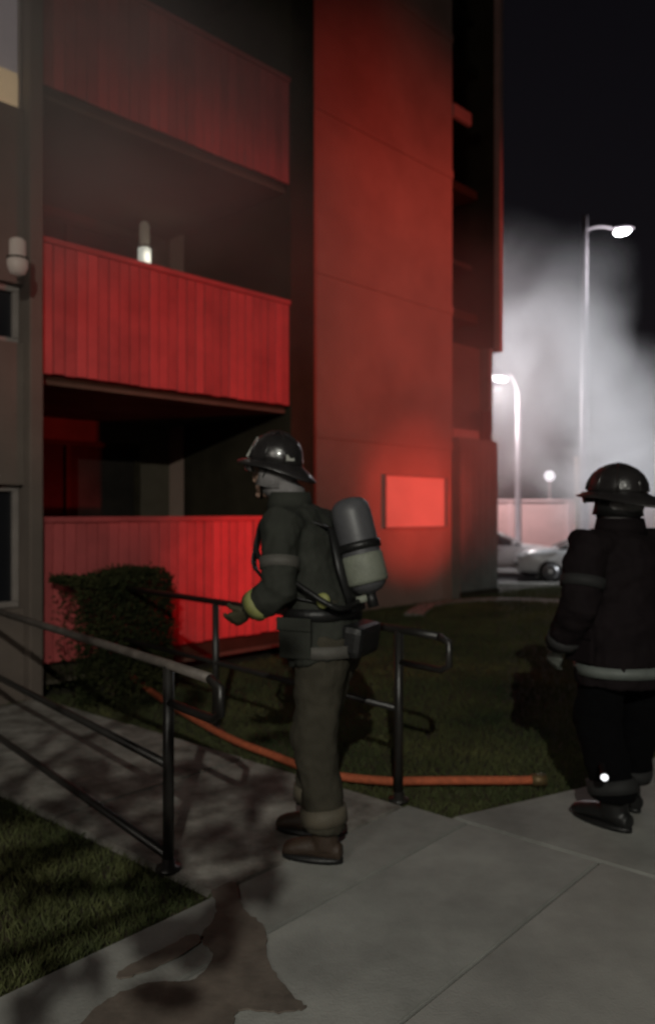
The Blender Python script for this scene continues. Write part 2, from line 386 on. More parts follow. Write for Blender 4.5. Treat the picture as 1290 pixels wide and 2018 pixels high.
# wall lanterns
def lantern(px, py_t, py_b, Y, label, e, power, back):
    top = A(px, py_t, Y); bot = A(px, py_b, Y); h = top.z-bot.z; r = .075
    o = empty('wall_lantern', (top.x, top.y, bot.z), BROT, label, 'lamp', 'wall lanterns on the balconies')
    mt = mat('lantern_tube', (.30, .28, .22), .4, var=.1, scale=8, emis=(.72, .66, .5), estr=.10)
    mb = mat('lantern_bulb', (.8, .8, .75), .4, var=.05, scale=8, emis=(.86, .9, .78), estr=.55)
    mb = mb if e else mat('lantern_dim', (.4, .34, .3), .5, var=.1, scale=8, emis=(.8, .6, .5), estr=.075)
    bm = bmesh.new(); lathe(bm, [(.01, .0), (r*.75, .01), (r, .06), (r, h*.40), (r*.85, h*.43)], 18); mk('globe', bm, mb, o, True)
    bm = bmesh.new(); lathe(bm, [(r*.85, h*.47), (r*.8, h*.50), (r*.8, h*.93), (r*.5, h)], 18); mk('shade', bm, mt if e else mb, o, True)
    bm = bmesh.new(); lathe(bm, [(r*1.05, h*.43), (r*1.05, h*.465)], 18); mk('collar', bm, m_dark, o, True)
    obox('bracket', -.03, .03, .03, back, h*.5, h*.6, m_dark, o)
    if power:
        l = lamp('lantern_light', 'POINT', (0, -.16, h*.2), power, (1, .93, .78), .05); l.parent = o
lantern(285, 438, 527, 9.45, 'lit wall lantern above the middle balcony boards', True, .9, .12)
lantern(35, 470, 541, 6.0, 'dim wall lantern on the grey wall at the left edge', False, 0, .10)

# shrub hiding the left part of the ground floor boards
def shrub(name, c, rx, ry, h, n, label, seed, ls=.05, clipped=False):
    rnd = random.Random(seed)
    t = empty(name, c, BROT if clipped else rnd.uniform(0, 6), label, 'hedge' if clipped else 'shrub')
    bm = bmesh.new()
    for i in range(9):
        a = rnd.uniform(0, math.tau); e = Vector((math.cos(a)*rx*.7, math.sin(a)*ry*.7, h*rnd.uniform(.6, .95)))
        tube(bm, [(0, 0, -.02), e*.5+Vector((0, 0, .1)), e], [.014, .009, .003], 5)
    mk('stem', bm, m_bark, t)['kind'] = 'stuff'
    v = []; f = []
    cl_ = [(Vector((rnd.uniform(-rx, rx), rnd.uniform(-ry, ry), h*rnd.uniform(.15, .92))), rnd.uniform(.10, .24)) for _ in range(46)]
    for _ in range(n):
        cc, rr = rnd.choice(cl_); q = Vector((rnd.gauss(0, 1), rnd.gauss(0, 1), rnd.gauss(0, 1))).normalized()*rr*rnd.random()**.4
        p = cc+q; p.z = max(.02, p.z)
        if clipped:
            p = Vector((rnd.uniform(-rx, rx), rnd.uniform(-ry, ry), h*rnd.random()**.7)); e_ = rnd.random()
            if e_ < .45: p.y = -ry+rnd.gauss(0, .025)
            elif e_ < .75: p.z = h+rnd.gauss(0, .02)+.03*math.sin(p.x*7)
            elif e_ < .85: p.x = rx+rnd.gauss(0, .03)
        ax = Vector((rnd.gauss(0, 1), rnd.gauss(0, 1), rnd.gauss(0, .6))).normalized(); sd = ax.orthogonal().normalized()*ls*.35; ax *= ls*rnd.uniform(.6, 1.2)
        i = len(v); v.extend([p-ax*.5, p+sd, p+ax*.5, p-sd]); f.append((i, i+1, i+2, i+3))
    me = bpy.data.meshes.new('foliage'); me.from_pydata(v, [], f); me.materials.append(m_leaf)
    o = bpy.data.objects.new('foliage', me); link(o, t); o['kind'] = 'stuff'
    return t
shrub('hedge', B(-2.42, -.40), .44, .24, 1.0, 13000, 'dark clipped hedge before the left half of the ground floor boards', 3, .035, True)
shrub('shrub', B(-5.0, -.5), .50, .35, .80, 5000, 'dark shrub under the windows at the left edge', 5)

# ------------------------------------------------------------ handrails
def handrail(name, post, levels, far, ext, label, ext_drop, mtop, posts=(0,), rr=.021, d=(-.66, .75, 0)):
    t = empty(name, post, 0, label, 'handrail', 'handrails along the ramp path')
    d = Vector(d).normalized()
    zt = levels[0]
    for s in posts:
        q = d*s; mk('post', (lambda b: (lathe(b, [(.024, 0.0), (.024, zt-.005)], 12, Matrix.Translation(q)), b)[1])(bmesh.new()), m_rail, t, True)
        bm = bmesh.new(); lathe(bm, [(.055, .0), (.055, .012), (.03, .016), (.028, .05)], 14, Matrix.Translation(q+Vector((0, 0, .018)))); mk('base_plate', bm, m_rail, t, True)
    e = d*(-ext)
    loop = [d*far+Vector((0, 0, zt)), Vector((0, 0, zt)), e*.8+Vector((0, 0, zt-.004)), e+Vector((0, 0, zt-.03)), e+Vector((0, 0, zt-ext_drop+.03)), e*.85+Vector((0, 0, zt-ext_drop)), Vector((0, 0, zt-ext_drop))]
    mk('top_rail', (lambda b: (tube(b, loop[:3], rr, 10), b)[1])(bmesh.new()), mtop, t, True)
    mk('return_bend', (lambda b: (tube(b, loop[2:], rr*.85, 10), b)[1])(bmesh.new()), m_rail, t, True)
    for z in levels[1:]:
        mk('lower_rail', (lambda b: (tube(b, [d*far+Vector((0, 0, z)), Vector((0, 0, z))], rr*.9, 10), b)[1])(bmesh.new()), m_rail, t, True)
    return t
handrail('handrail', P1, (.885, .46, .075), 3.9, .42, 'near handrail with a worn top bar and three bars beside the lower lawn', .16, m_railtop, (0, 3.8), d=(-.63, .777, 0))
handrail('handrail', P2, (.915, .50), 3.5, .34, 'farther handrail behind the walking firefighter, ending in a squared loop', .17, m_rail, (0, 1.72, 3.44))

# hose on the ground
m_rim0 = mat('dull_brass', (.16, .11, .05), .5, metal=.4, var=.2, scale=20)
hp = [G(150, 1262), G(200, 1292), G(262, 1345), G(330, 1396), G(440, 1462), G(530, 1500), G(640, 1540), G(760, 1555), G(810, 1555), G(900, 1554), G(1000, 1554), G(1050, 1553)]
hp = [p+Vector((0, 0, .045)) for p in hp]
bm = bmesh.new(); tube(bm, smoothcurve(hp, 6), .024, 9)
hz = mk('fire_hose', bm, m_hose, None, True)
bm = bmesh.new(); tube(bm, [hp[-1]-Vector((.01, 0, 0)), hp[-1]+Vector((.07, .0, 0))], .034, 12); mk('coupling', bm, m_rim0, hz, True); tag(hz, 'orange fire hose lying across the lawn behind the firefighters', 'hose')

# ------------------------------------------------------------ firefighters
m_coat = mat('turnout_coat', (.036, .038, .032), .85, var=.25, scale=5, bump=.6, bscale=120, dist=.004, spec=.12)
m_pants = mat('turnout_trousers', (.052, .047, .035), .85, var=.25, scale=5, bump=.6, bscale=120, dist=.004, spec=.12)
m_coat2 = mat('black_turnout_coat', (.010, .007, .008), .85, var=.25, scale=5, bump=.6, bscale=120, dist=.004, spec=.12)
m_pants2 = mat('black_turnout_trousers', (.0025, .0025, .003), 1, var=.25, scale=5, bump=.5, bscale=120, dist=.004, spec=.12)
m_skin = mat('skin', (.42, .27, .20), .5, var=.08, scale=9, bump=.1)
m_refl = mat('reflective_tape', (.42, .42, .38), .45, var=.1, scale=20, bump=.2)
m_refly = mat('yellow_tape', (.26, .27, .09), .6, var=.15, scale=20, bump=.2)
m_black = mat('black_rubber', (.010, .010, .010), .45, var=.3, scale=10, bump=.2)
m_helm = mat('black_helmet', (.022, .02, .02), .28, var=.3, scale=10, bump=.15, spec=.6, coat=.3)
m_tank = mat('grey_cylinder', (.085, .085, .092), .45, var=.15, scale=8, bump=.05)
m_wrap = mat('pale_wrap', (.21, .225, .18), .6, var=.25, scale=10, bump=.3)
m_glove = mat('glove_leather', (.055, .050, .025), .8, var=.3, scale=15, bump=.4)
m_boot = mat('boot_rubber', (.045, .028, .018), .6, var=.3, scale=12, bump=.3)
m_hood = mat('grey_hood', (.20, .19, .19), .85, var=.2, scale=20, bump=.5)
m_visor = mat('clear_visor', (.12, .11, .11), .12, var=.1, scale=4, bump=0, spec=.8)

def band(name, path, rad, rad2, m, parent, up=None, k=1.035, n=24):
    "closed ring of tape round a limb: short tube along its axis"
    otube(name, path, rad, m, parent, n, rad2, up)
def hand(parent, wrist, direc, palm_n, side, m, curl=.9, scale=1.0):
    "glove with a palm, four unequal bent fingers and a thumb from the side of the palm"
    d = Vector(direc).normalized(); nrm = Vector(palm_n); nrm = (nrm-d*nrm.dot(d)).normalized(); s = d.cross(nrm)*side
    bm = bmesh.new(); wv = Vector(wrist)
    tube(bm, [wv-d*.03, wv+d*.01, wv+d*.05, wv+d*.092], [.030, .029, .040, .041], 14, [.025, .022, .020, .017], up=s)
    for i, L in enumerate((.070, .080, .075, .058)):
        o = wv+d*.085+s*(.030-.020*i); pts = [o-d*.03]; a = 0; p = o.copy()
        for j, f_ in enumerate((.45, .32, .25)):
            pts.append(p.copy()); a += curl*(.5 if j == 0 else .8)*.6
            p = p+(d*math.cos(a)+nrm*math.sin(a))*L*f_
        pts.append(p); tube(bm, pts, [.0095, .0105, .0100, .0095, .0080], 8)
    o = wv+d*.030+s*.032; pts = [o-s*.012, o, o+(s*.6+d*.7+nrm*.25).normalized()*.035, o+(s*.45+d*.8+nrm*.55).normalized()*.062, o+(s*.25+d*.85+nrm*.75).normalized()*.080]
    tube(bm, pts, [.013, .014, .012, .011, .009], 8)
    return remeshed('glove', bm, m, parent, .0042, 2)

def firefighter(label, loc, rz, P, coat, pants, tank=True, helm_tilt=0.0, long_brim=.11, seed=1, refl=m_refl, glove=None, boot=None):
    """local frame: faces -x, left side is -y. P holds the joints."""
    t = empty('person', loc, rz, label, 'person')
    V = Vector
    hip, chest, neck, head = V(P['hip']), V(P['chest']), V(P['neck']), V(P['head'])
    # --- body: one continuous skin from head to feet
    bm = bmesh.new()
    tube(bm, [hip-V((0, 0, .04)), hip+V((0, 0, .08)), hip.lerp(chest, .55), chest, neck-V((0, 0, .07)), neck], [.11, .12, .10, .12, .08, .055], 18, [.15, .155, .135, .165, .14, .058], up=(1, 0, 0))
    tube(bm, [neck-V((0, 0, .04)), head-V((-.015, 0, .06))], [.054, .056], 12)
    ball(bm, head, (.096, .076, .118)); ball(bm, head+V((-.035, 0, -.055)), (.058, .052, .062))
    ball(bm, head+V((-.098, 0, -.020)), (.018, .013, .022)); ball(bm, head+V((-.104, 0, -.034)), (.011, .014, .010))   # nose
    ball(bm, head+V((-.083, 0, -.062)), (.014, .024, .007)); ball(bm, head+V((-.081, 0, -.074)), (.013, .021, .007))    # lips
    ball(bm, head+V((-.078, 0, -.100)), (.020, .022, .016))
    for s in (-1, 1):
        ball(bm, head+V((.008, s*.078, -.02)), (.020, .009, .032)); ball(bm, head+V((-.082, s*.030, .028)), (.014, .022, .008))
    for s, k in ((-1, 'l'), (1, 'r')):
        sh, el, wr = V(P['sh'+k]), V(P['el'+k]), V(P['wr'+k])
        tube(bm, [chest.lerp(sh, .5), sh, sh.lerp(el, .5), el, el.lerp(wr, .35), wr], [.06, .055, .046, .038, .038, .026], 12)
        hj, kn, an = V(P['hj'+k]), V(P['kn'+k]), V(P['an'+k])
        tube(bm, [hj+V((0, 0, .04)), hj.lerp(kn, .3), kn, kn.lerp(an, .3), an], [.085, .078, .055, .054, .036], 12)
        td = V(P['toe'+k])-an; td.z = 0
        tube(bm, [an+V((0, 0, -.02)), an+td*.5+V((0, 0, -.045)), an+td+V((0, 0, -.06))], [.038, .035, .025], 10)
    body = remeshed('body', bm, m_skin, t, .0075, 3)
    for s in (-1, 1):
        bm = bmesh.new(); ball(bm, head+V((-.081, s*.031, .008)), .012, seg=10); mk('eye', bm, mat('eye_white', (.6, .58, .55), .2, var=.05, scale=20, bump=0), body, True)
        bm = bmesh.new(); ball(bm, head+V((-.0905, s*.032, .008)), .0045, seg=8); mk('pupil', bm, m_black, body, True)
    # --- hood round the neck and ears
    bm = bmesh.new()
    tube(bm, [neck-V((0, 0, .03)), neck+V((0, 0, .03)), head+V((.022, 0, -.06)), head+V((.045, 0, .0)), head+V((.035, 0, .07))], [.082, .076, .082, .085, .075], 16, [.088, .078, .088, .090, .075], up=(1, 0, 0))
    remeshed('hood', bm, m_hood, t, .009, 4, .008, .05)
    # --- trousers
    bm = bmesh.new()
    tube(bm, [hip+V((0, 0, .14)), hip+V((0, 0, .02)), hip-V((0, 0, .10))], [.135, .15, .13], 18, [.175, .19, .17], up=(1, 0, 0))
    for s, k in ((-1, 'l'), (1, 'r')):
        hj, kn, an = V(P['hj'+k]), V(P['kn'+k]), V(P['an'+k])
        a2 = an+V((0, 0, .075))
        tube(bm, [hj+V((0, 0, .05)), hj.lerp(kn, .25), hj.lerp(kn, .6), kn, kn.lerp(a2, .35), kn.lerp(a2, .7), a2, a2-V((0, 0, .02))],
             [.118, .116, .104, .098, .092, .090, .094, .088], 18, [.105, .105, .095, .09, .085, .084, .088, .082], up=(1, 0, 0))
    tr = remeshed('trousers', bm, pants, t, .010, 5, .030, .09)
    for k in 'lr':
        kn, an = V(P['kn'+k]), V(P['an'+k]); a2 = an+V((0, 0, .075))
        q = kn.lerp(a2, .80); q2 = kn.lerp(a2, .98)
        bm = bmesh.new(); tube(bm, [q, q.lerp(q2, .5), q2], [.101, .104, .102], 26, [.095, .098, .096], up=(1, 0, 0)); mk('cuff_tape', bm, P.get('cufftape', refl), tr, True)
        bm = bmesh.new(); ball(bm, kn+V((-.066, 0, 0)), (.048, .06, .085)); mk('knee_pad', bm, m_black if P.get('pads') else pants, tr, True)
    # --- boots
    for k in 'lr':
        an, toe = V(P['an'+k]), V(P['toe'+k]); fd = (toe-an); fz = fd.z; fd.z = 0; L = fd.length; fd.normalize()
        sole = an.z-.085
        bm = bmesh.new()
        tube(bm, [an+V((0, 0, .13)), an+V((0, 0, .03)), an+V((0, 0, -.03))-fd*.005], [.066, .058, .058], 16, [.062, .052, .050], up=fd)
        pr = [(-.075, .045, .034, .030), (-.03, .055, .048, .036), (.04, .058, .046, .037), (.10, .052, .040, .043), (.15, .045, .033, .044), (.185, .036, .024, .036)]
        rings = []
        for u_, zc, hz_, wd_ in pr:
            c_ = V((an.x, an.y, sole+zc))+fd*u_; sd = V((-fd.y, fd.x, 0))
            rings.append([c_+sd*(wd_*1.1*math.cos(q*math.tau/14))+V((0, 0, 1))*(max(-zc+.012, hz_*math.sin(q*math.tau/14))) for q in range(14)])
        loft(bm, rings)
        bo = remeshed('boot', bm, boot or m_boot, t, .007, 2)
        bm = bmesh.new(); rr = []
        for z in (0, .022):
            rr.append([V((an.x, an.y, sole+z))+fd*(.058+.14*math.cos(q*math.tau/20))+V((-fd.y, fd.x, 0))*(.050*math.sin(q*math.tau/20)) for q in range(20)])
        loft(bm, rr); mk('sole', bm, m_black, bo, True)
    # --- coat
    bm = bmesh.new(); hem = V(P['hem'])
    lean = chest-hip
    pts = [hem, hem.lerp(hip, .6), hip+V((0, 0, .06)), hip.lerp(chest, .45), chest, chest.lerp(neck, .6), neck-V((0, 0, .025)), neck+V((0, 0, .03))]
    tube(bm, pts, [.178, .172, .160, .150, .160, .125, .088, .080], 24, [.225, .220, .205, .188, .205, .185, .100, .085], up=(1, 0, 0))
    for s, k in ((-1, 'l'), (1, 'r')):
        sh, el, wr = V(P['sh'+k]), V(P['el'+k]), V(P['wr'+k])
        tube(bm, [chest.lerp(sh, .45)+V((0, 0, .02)), sh, sh.lerp(el, .35), sh.lerp(el, .7), el, el.lerp(wr, .3), el.lerp(wr, .7), wr-(wr-el).normalized()*.01], [.095, .092, .082, .077, .076, .073, .066, .060], 16)
    ct = remeshed('coat', bm, coat, t, .010, 5, .032, .085)
    # reflective tapes on hem, chest and sleeves
    def ring_at(z0, z1, lst):
        pass
    hq = hem.lerp(hip, .22); hq2 = hem.lerp(hip, .22)+V((0, 0, .05))
    bm = bmesh.new(); tube(bm, [hq, hq2], [.183, .181], 30, [.231, .229], up=(1, 0, 0)); mk('hem_tape', bm, P.get('hemtape', refl), ct, True)
    for k in 'lr':
        el, wr = V(P['el'+k]), V(P['wr'+k]); dd = (wr-el).normalized()
        bm = bmesh.new(); tube(bm, [wr-dd*.085, wr-dd*.035], [.071, .070], 22); mk('sleeve_tape', bm, P.get('slevtape', refl), ct, True)
    # flap pockets and a band round the upper arm
    for s in (-1, 1):
        q = hem.lerp(hip, .9)+V((-.03, s*.222, .0)); bm = bmesh.new(); box(bm, -.075, .075, -.014, .014, -.09, .07, Matrix.Translation(q)); pk = mk('pocket', bm, coat, ct, bevel=.010)
        bm = bmesh.new(); box(bm, -.08, .08, -.006, .006, .03, .085, Matrix.Translation(q+V((0, s*.017, 0)))); mk('flap', bm, coat, ct, bevel=.004)
    for k in 'lr':
        sh, el = V(P['sh'+k]), V(P['el'+k]); bm = bmesh.new(); tube(bm, [sh.lerp(el, .52), sh.lerp(el, .68)], [.088, .086], 22); mk('arm_band', bm, P.get('armtape', P.get('hemtape', refl)), ct, True)
    # collar
    bm = bmesh.new()
    tube(bm, [neck-V((0, 0, .04)), neck+V((0, 0, .045))], [.108, .092], 20, [.115, .098], up=(1, 0, 0)); mk('collar', bm, coat, ct, True)
    # --- gloves
    for s, k in ((-1, 'l'), (1, 'r')):
        el, wr = V(P['el'+k]), V(P['wr'+k])
        hand(t, wr, wr-el, P.get('pn'+k, (0, -s*1.0, 0)), s*-1 if False else s, glove or m_glove, P.get('curl', 1.0))
    # --- helmet
    Hm = Matrix.Translation(head+V((.006, 0, .045))) @ Matrix.Rotation(helm_tilt, 4, 'Y')
    hl = empty('helmet', (0, 0, 0)); col.objects.unlink(hl); bpy.data.objects.remove(hl)
    bm = bmesh.new(); n = 40; rings = []
    for f_, z in ((1, 0), (.985, .03), (.93, .065), (.82, .095), (.64, .118), (.40, .132), (.15, .138), (.02, .139)):
        rings.append([Hm @ V((.130*f_*math.cos(i*math.tau/n), .112*f_*math.sin(i*math.tau/n), z)) for i in range(n)])
    loft(bm, rings)
    helm = mk('helmet', bm, m_helm, t, True)
    bm = bmesh.new(); rings = []
    for f_, dz in ((0, .006), (.5, .002), (1, -.008), (1, -.016), (.5, -.008), (0, -.006)):
        r_ = []
        for i in range(n):
            a = i*math.tau/n; ca = math.cos(a); ext = .038+.022*max(0, -ca)+(long_brim)*max(0, ca)**2
            rx, ry = .128+f_*ext, .110+f_*(.034)
            z = dz-(.045*f_*max(0, ca)**2)-(.012*f_*abs(math.sin(a)))
            r_.append(Hm @ V((rx*ca, ry*math.sin(a), z)))
        rings.append(r_)
    rings.append(rings[0]); loft(bm, rings, cap=False); mk('brim', bm, m_helm, helm, True)
    for ang in (0, 45, -45, 90, -90):                               # ridges over the dome
        bm = bmesh.new(); pts = []
        for q in range(11):
            th = math.pi*q/10; pts.append(Hm @ (Matrix.Rotation(R(ang), 4, 'Z') @ V((.124*math.cos(th)*(1 if abs(ang) < 50 else .9), 0, .010+.133*math.sin(th)))))
        tube(bm, pts, .006 if ang else .010, 8); mk('ridge', bm, m_helm, helm, True)
    bm = bmesh.new(); box(bm, -.008, .004, -.040, .040, 0, .105, Hm @ Matrix.Translation((-.131, 0, .008)) @ Matrix.Rotation(R(24), 4, 'Y')); mk('front_shield', bm, m_refl if P.get('shield') else m_black, helm, bevel=.004)
    bm = bmesh.new()
    for q in range(9):
        pass
    pts = [Hm @ V((-.150*math.cos(a), .125*math.sin(a), -.028)) for a in [R(-65+130*i/10) for i in range(11)]]
    tube(bm, pts, [.003]*11, 8, [.028]*11, up=(1, 0, 0)); mk('visor', bm, m_visor, helm, True)
    for s in (-1, 1):
        for a in (35, 140):
            c_ = Hm @ V((.122*math.cos(R(a)), s*.106*math.sin(R(a)), .035)); nn = V((math.cos(R(a)), s*math.sin(R(a)), .15))
            q = nn.to_track_quat('Z', 'Y').to_matrix().to_4x4()
            bm = bmesh.new(); box(bm, -.020, .020, -.014, .014, -.004, .004, Matrix.Translation(c_) @ q); mk('reflector', bm, m_refl if P.get('shield') else m_helm, helm)
        bm = bmesh.new(); tube(bm, [Hm @ V((.02, s*.10, 0)), head+V((-.02, s*.088, -.05)), head+V((-.05, s*.03, -.115))], .005, 6, .010); mk('chin_strap', bm, m_black, helm, True)
    # neck flap below the rear brim
    bm = bmesh.new(); rg = []
    for z, rr_, ry_ in ((.0, .112, .100), (-.06, .108, .098), (-.11, .120, .105)):
        rg.append([Hm @ V((rr_*math.cos(a), ry_*math.sin(a), z)) for a in [R(-105+210*i/16) for i in range(17)]]+[Hm @ V(((rr_-.008)*math.cos(a), (ry_-.008)*math.sin(a), z)) for a in [R(105-210*i/16) for i in range(17)]])
    loft(bm, rg); mk('neck_flap', bm, P.get('flap', m_black), helm, True)
    # --- breathing set
    if tank:
        st = empty('x', (0, 0, 0)); bpy.data.objects.remove(st)
        ax = (chest-hip).normalized(); bk = V((1, 0, 0)); bk = (bk-ax*bk.dot(ax)).normalized()
        o = hip.lerp(chest, .33)+bk*.262
        Mt = Matrix.Translation(o) @ (V((ax.x, ax.y, ax.z)).to_track_quat('Z', 'Y').to_matrix().to_4x4())
        bm = bmesh.new(); r = .088; Lc = .40
        lathe(bm, [(.02, -.03), (.055, -.018), (.078, .005), (r, .04), (r, Lc-.07), (r*.93, Lc-.035), (r*.7, Lc-.010), (.03, Lc)], 28, Mt)
        tk = mk('air_cylinder', bm, m_tank, t, True)
        bm = bmesh.new(); lathe(bm, [(r*1.02, .015), (r*1.06, .03), (r*1.06, .135), (r*1.02, .145)], 28, Mt); mk('reflective_wrap', bm, m_wrap, tk, True)
        bm = bmesh.new(); lathe(bm, [(r*1.10, .165), (r*1.10, .200)], 28, Mt); mk('cylinder_strap', bm, m_black, tk, True)
        bm = bmesh.new(); box(bm, .02, .10, -.022, .022, .168, .196, Mt @ Matrix.Rotation(0, 4, 'Z')); 
        bm.free()
        bm = bmesh.new(); lathe(bm, [(.024, -.09), (.024, -.02)], 12, Mt); mk('valve', bm, m_black, tk, True)
        bm = bmesh.new(); lathe(bm, [(.034, -.06), (.036, -.05), (.036, -.035), (.030, -.03)], 12, Mt @ Matrix.Translation((.0, -.045, 0))); mk('valve_wheel', bm, m_wrap, tk, True)
        # back frame and straps
        bm = bmesh.new(); c0 = hip.lerp(chest, .1)+bk*.185; c1 = hip.lerp(chest, 1.05)+bk*.175
        tube(bm, [c0, c0.lerp(c1, .5), c1], [.022, .026, .022], 10, [.085, .11, .085], up=bk); mk('back_frame', bm, m_black, t, True)
        for s in (-1, 1):
            bm = bmesh.new()
            pts = [c1+V((0, s*.06, 0)), neck+V((.03, s*.115, -.045)), neck+V((-.07, s*.125, -.08)), chest+V((-.165, s*.12, .0)), chest+V((-.165, s*.14, -.12)), hip+V((-.06, s*.205, .16)), hip+V((.12, s*.14, .12))]
            tube(bm, smoothcurve(pts, 4), .007, 8, .024); mk('shoulder_strap', bm, m_black, t, True)
        bm = bmesh.new(); tube(bm, [hip+V((0, 0, .055)), hip+V((0, 0, .105))], [.172, .168], 28, [.216, .210], up=(1, 0, 0)); mk('waist_belt', bm, m_black, t, True)
        bm = bmesh.new(); box(bm, .13, .235, -.13, .13, -.08, .06, Matrix.Translation(hip) @ Matrix.Rotation(R(8), 4, 'Y')); mk('hip_pouch', bm, m_black, t, bevel=.03)
        bm = bmesh.new(); q = hip.lerp(chest, .38)+V((.13, -.20, 0)); ball(bm, q, (.032, .018, .034)); mk('gauge', bm, m_refly, t, True)
        bm = bmesh.new(); tube(bm, smoothcurve([Mt @ V((0, -.05, -.05)), hip+V((.16, -.21, .12)), hip+V((-.02, -.235, .22)), chest+V((-.14, -.16, -.06)), chest+V((-.18, -.08, .06))], 5), .012, 8); mk('air_hose', bm, m_black, t, True)
    return t, hip, ct

PA = dict(hip=(-.04, 0, .99), chest=(-.14, 0, 1.375), neck=(-.205, 0, 1.555), head=(-.285, 0, 1.69), hem=(-.01, 0, .86),
          shl=(-.150, -.20, 1.455), ell=(-.12, -.27, 1.18), wrl=(-.28, -.245, 1.085), shr=(-.155, .20, 1.455), elr=(-.05, .27, 1.16), wrr=(-.20, .23, 1.00),
          hjl=(.01, -.10, .93), knl=(-.03, -.11, .53), anl=(.02, -.11, .085), toel=(-.13, -.13, .06),
          hjr=(.0, .10, .93), knr=(-.13, .12, .53), anr=(-.14, .13, .085), toer=(-.30, .12, .06),
          pnl=(0, .7, .7), pnr=(0, -1, .2), slevtape=m_refly, cufftape=mat('cuff_tape', (.10, .085, .06), .7, var=.2, scale=9), hemtape=mat('hem_tape_dull', (.085, .08, .07), .7, var=.2, scale=9), shield=True, flap=m_hood)
firefighter('firefighter walking left with grey air cylinder on back, dark coat, by the handrail', G(652, 1684)+Vector((0, 0, .02)), R(-24), PA, m_coat, m_pants, True, R(10), .045)

PB = dict(armtape=mat('tape_dark', (.018, .018, .018), .8, var=.2, scale=9), hip=(.0, 0, .90), chest=(-.02, 0, 1.27), neck=(-.03, 0, 1.435), head=(-.055, 0, 1.56), hem=(.0, 0, .68),
          shl=(-.01, -.20, 1.35), ell=(.03, -.285, 1.06), wrl=(-.12, -.25, .84), shr=(-.01, .20, 1.35), elr=(.03, .285, 1.08), wrr=(-.12, .25, .88),
          hjl=(.0, -.10, .87), knl=(-.05, -.11, .49), anl=(.04, -.11, .085), toel=(-.13, -.14, .06),
          hjr=(.0, .10, .87), knr=(-.03, .11, .49), anr=(-.10, .11, .085), toer=(-.27, .14, .06),
          pnl=(0, 1, .2), pnr=(0, -1, .2), slevtape=mat('tape_dark', (.018, .018, .018), .8, var=.2, scale=9), cufftape=mat('tape_dark', (.05, .05, .05)), hemtape=mat('tape_grey', (.12, .135, .125), .6, var=.3, scale=9), flap=m_black)
locB = G(1232, 1622)+Vector((0, 0, .02))
tB, hipB, ctB = firefighter('firefighter in black gear seen from behind at the right edge, wide helmet brim', locB, R(-64), PB, m_coat2, m_pants2, False, R(4), .10, glove=mat('pale_glove', (.11, .12, .105), .8, var=.3, scale=18), boot=m_black)
tB.scale = (1.18, 1.18, 1.0)
# hand torch low at his side, its glowing lens stands in for a glint
q = A(1190, 1532, 3.62)
obox('tool_bag', -.09, .09, .03, .10, .70, .86, mat('grey_bag', (.10, .105, .10), .8, var=.3, scale=14), tB, bevel=.02, M=Matrix.Translation((.10, .0, .0)) @ Matrix.Rotation(R(90), 4, 'Z') @ Matrix.Translation((.12, -.26, 0)))
fl = empty('glint_torch', q, 0, 'small hand torch low on the right-hand firefighter, lens glowing for a glint', 'torch')
Mq = (Vector((-.25, -1, -.15))).to_track_quat('Z', 'Y').to_matrix().to_4x4()
bm = bmesh.new(); lathe(bm, [(.010, -.13), (.014, -.12), (.014, -.03), (.022, -.012), (.022, .0)], 14, Mq); mk('barrel', bm, m_black, fl, True)
bm = bmesh.new(); lathe(bm, [(.001, .001), (.018, .001), (.016, .006), (.001, .009)], 14, Mq); mk('lens', bm, mat('glint_lens', (.8, .8, .8), .2, var=.02, bump=0, emis=(.95, .97, 1), estr=1.2), fl, True)

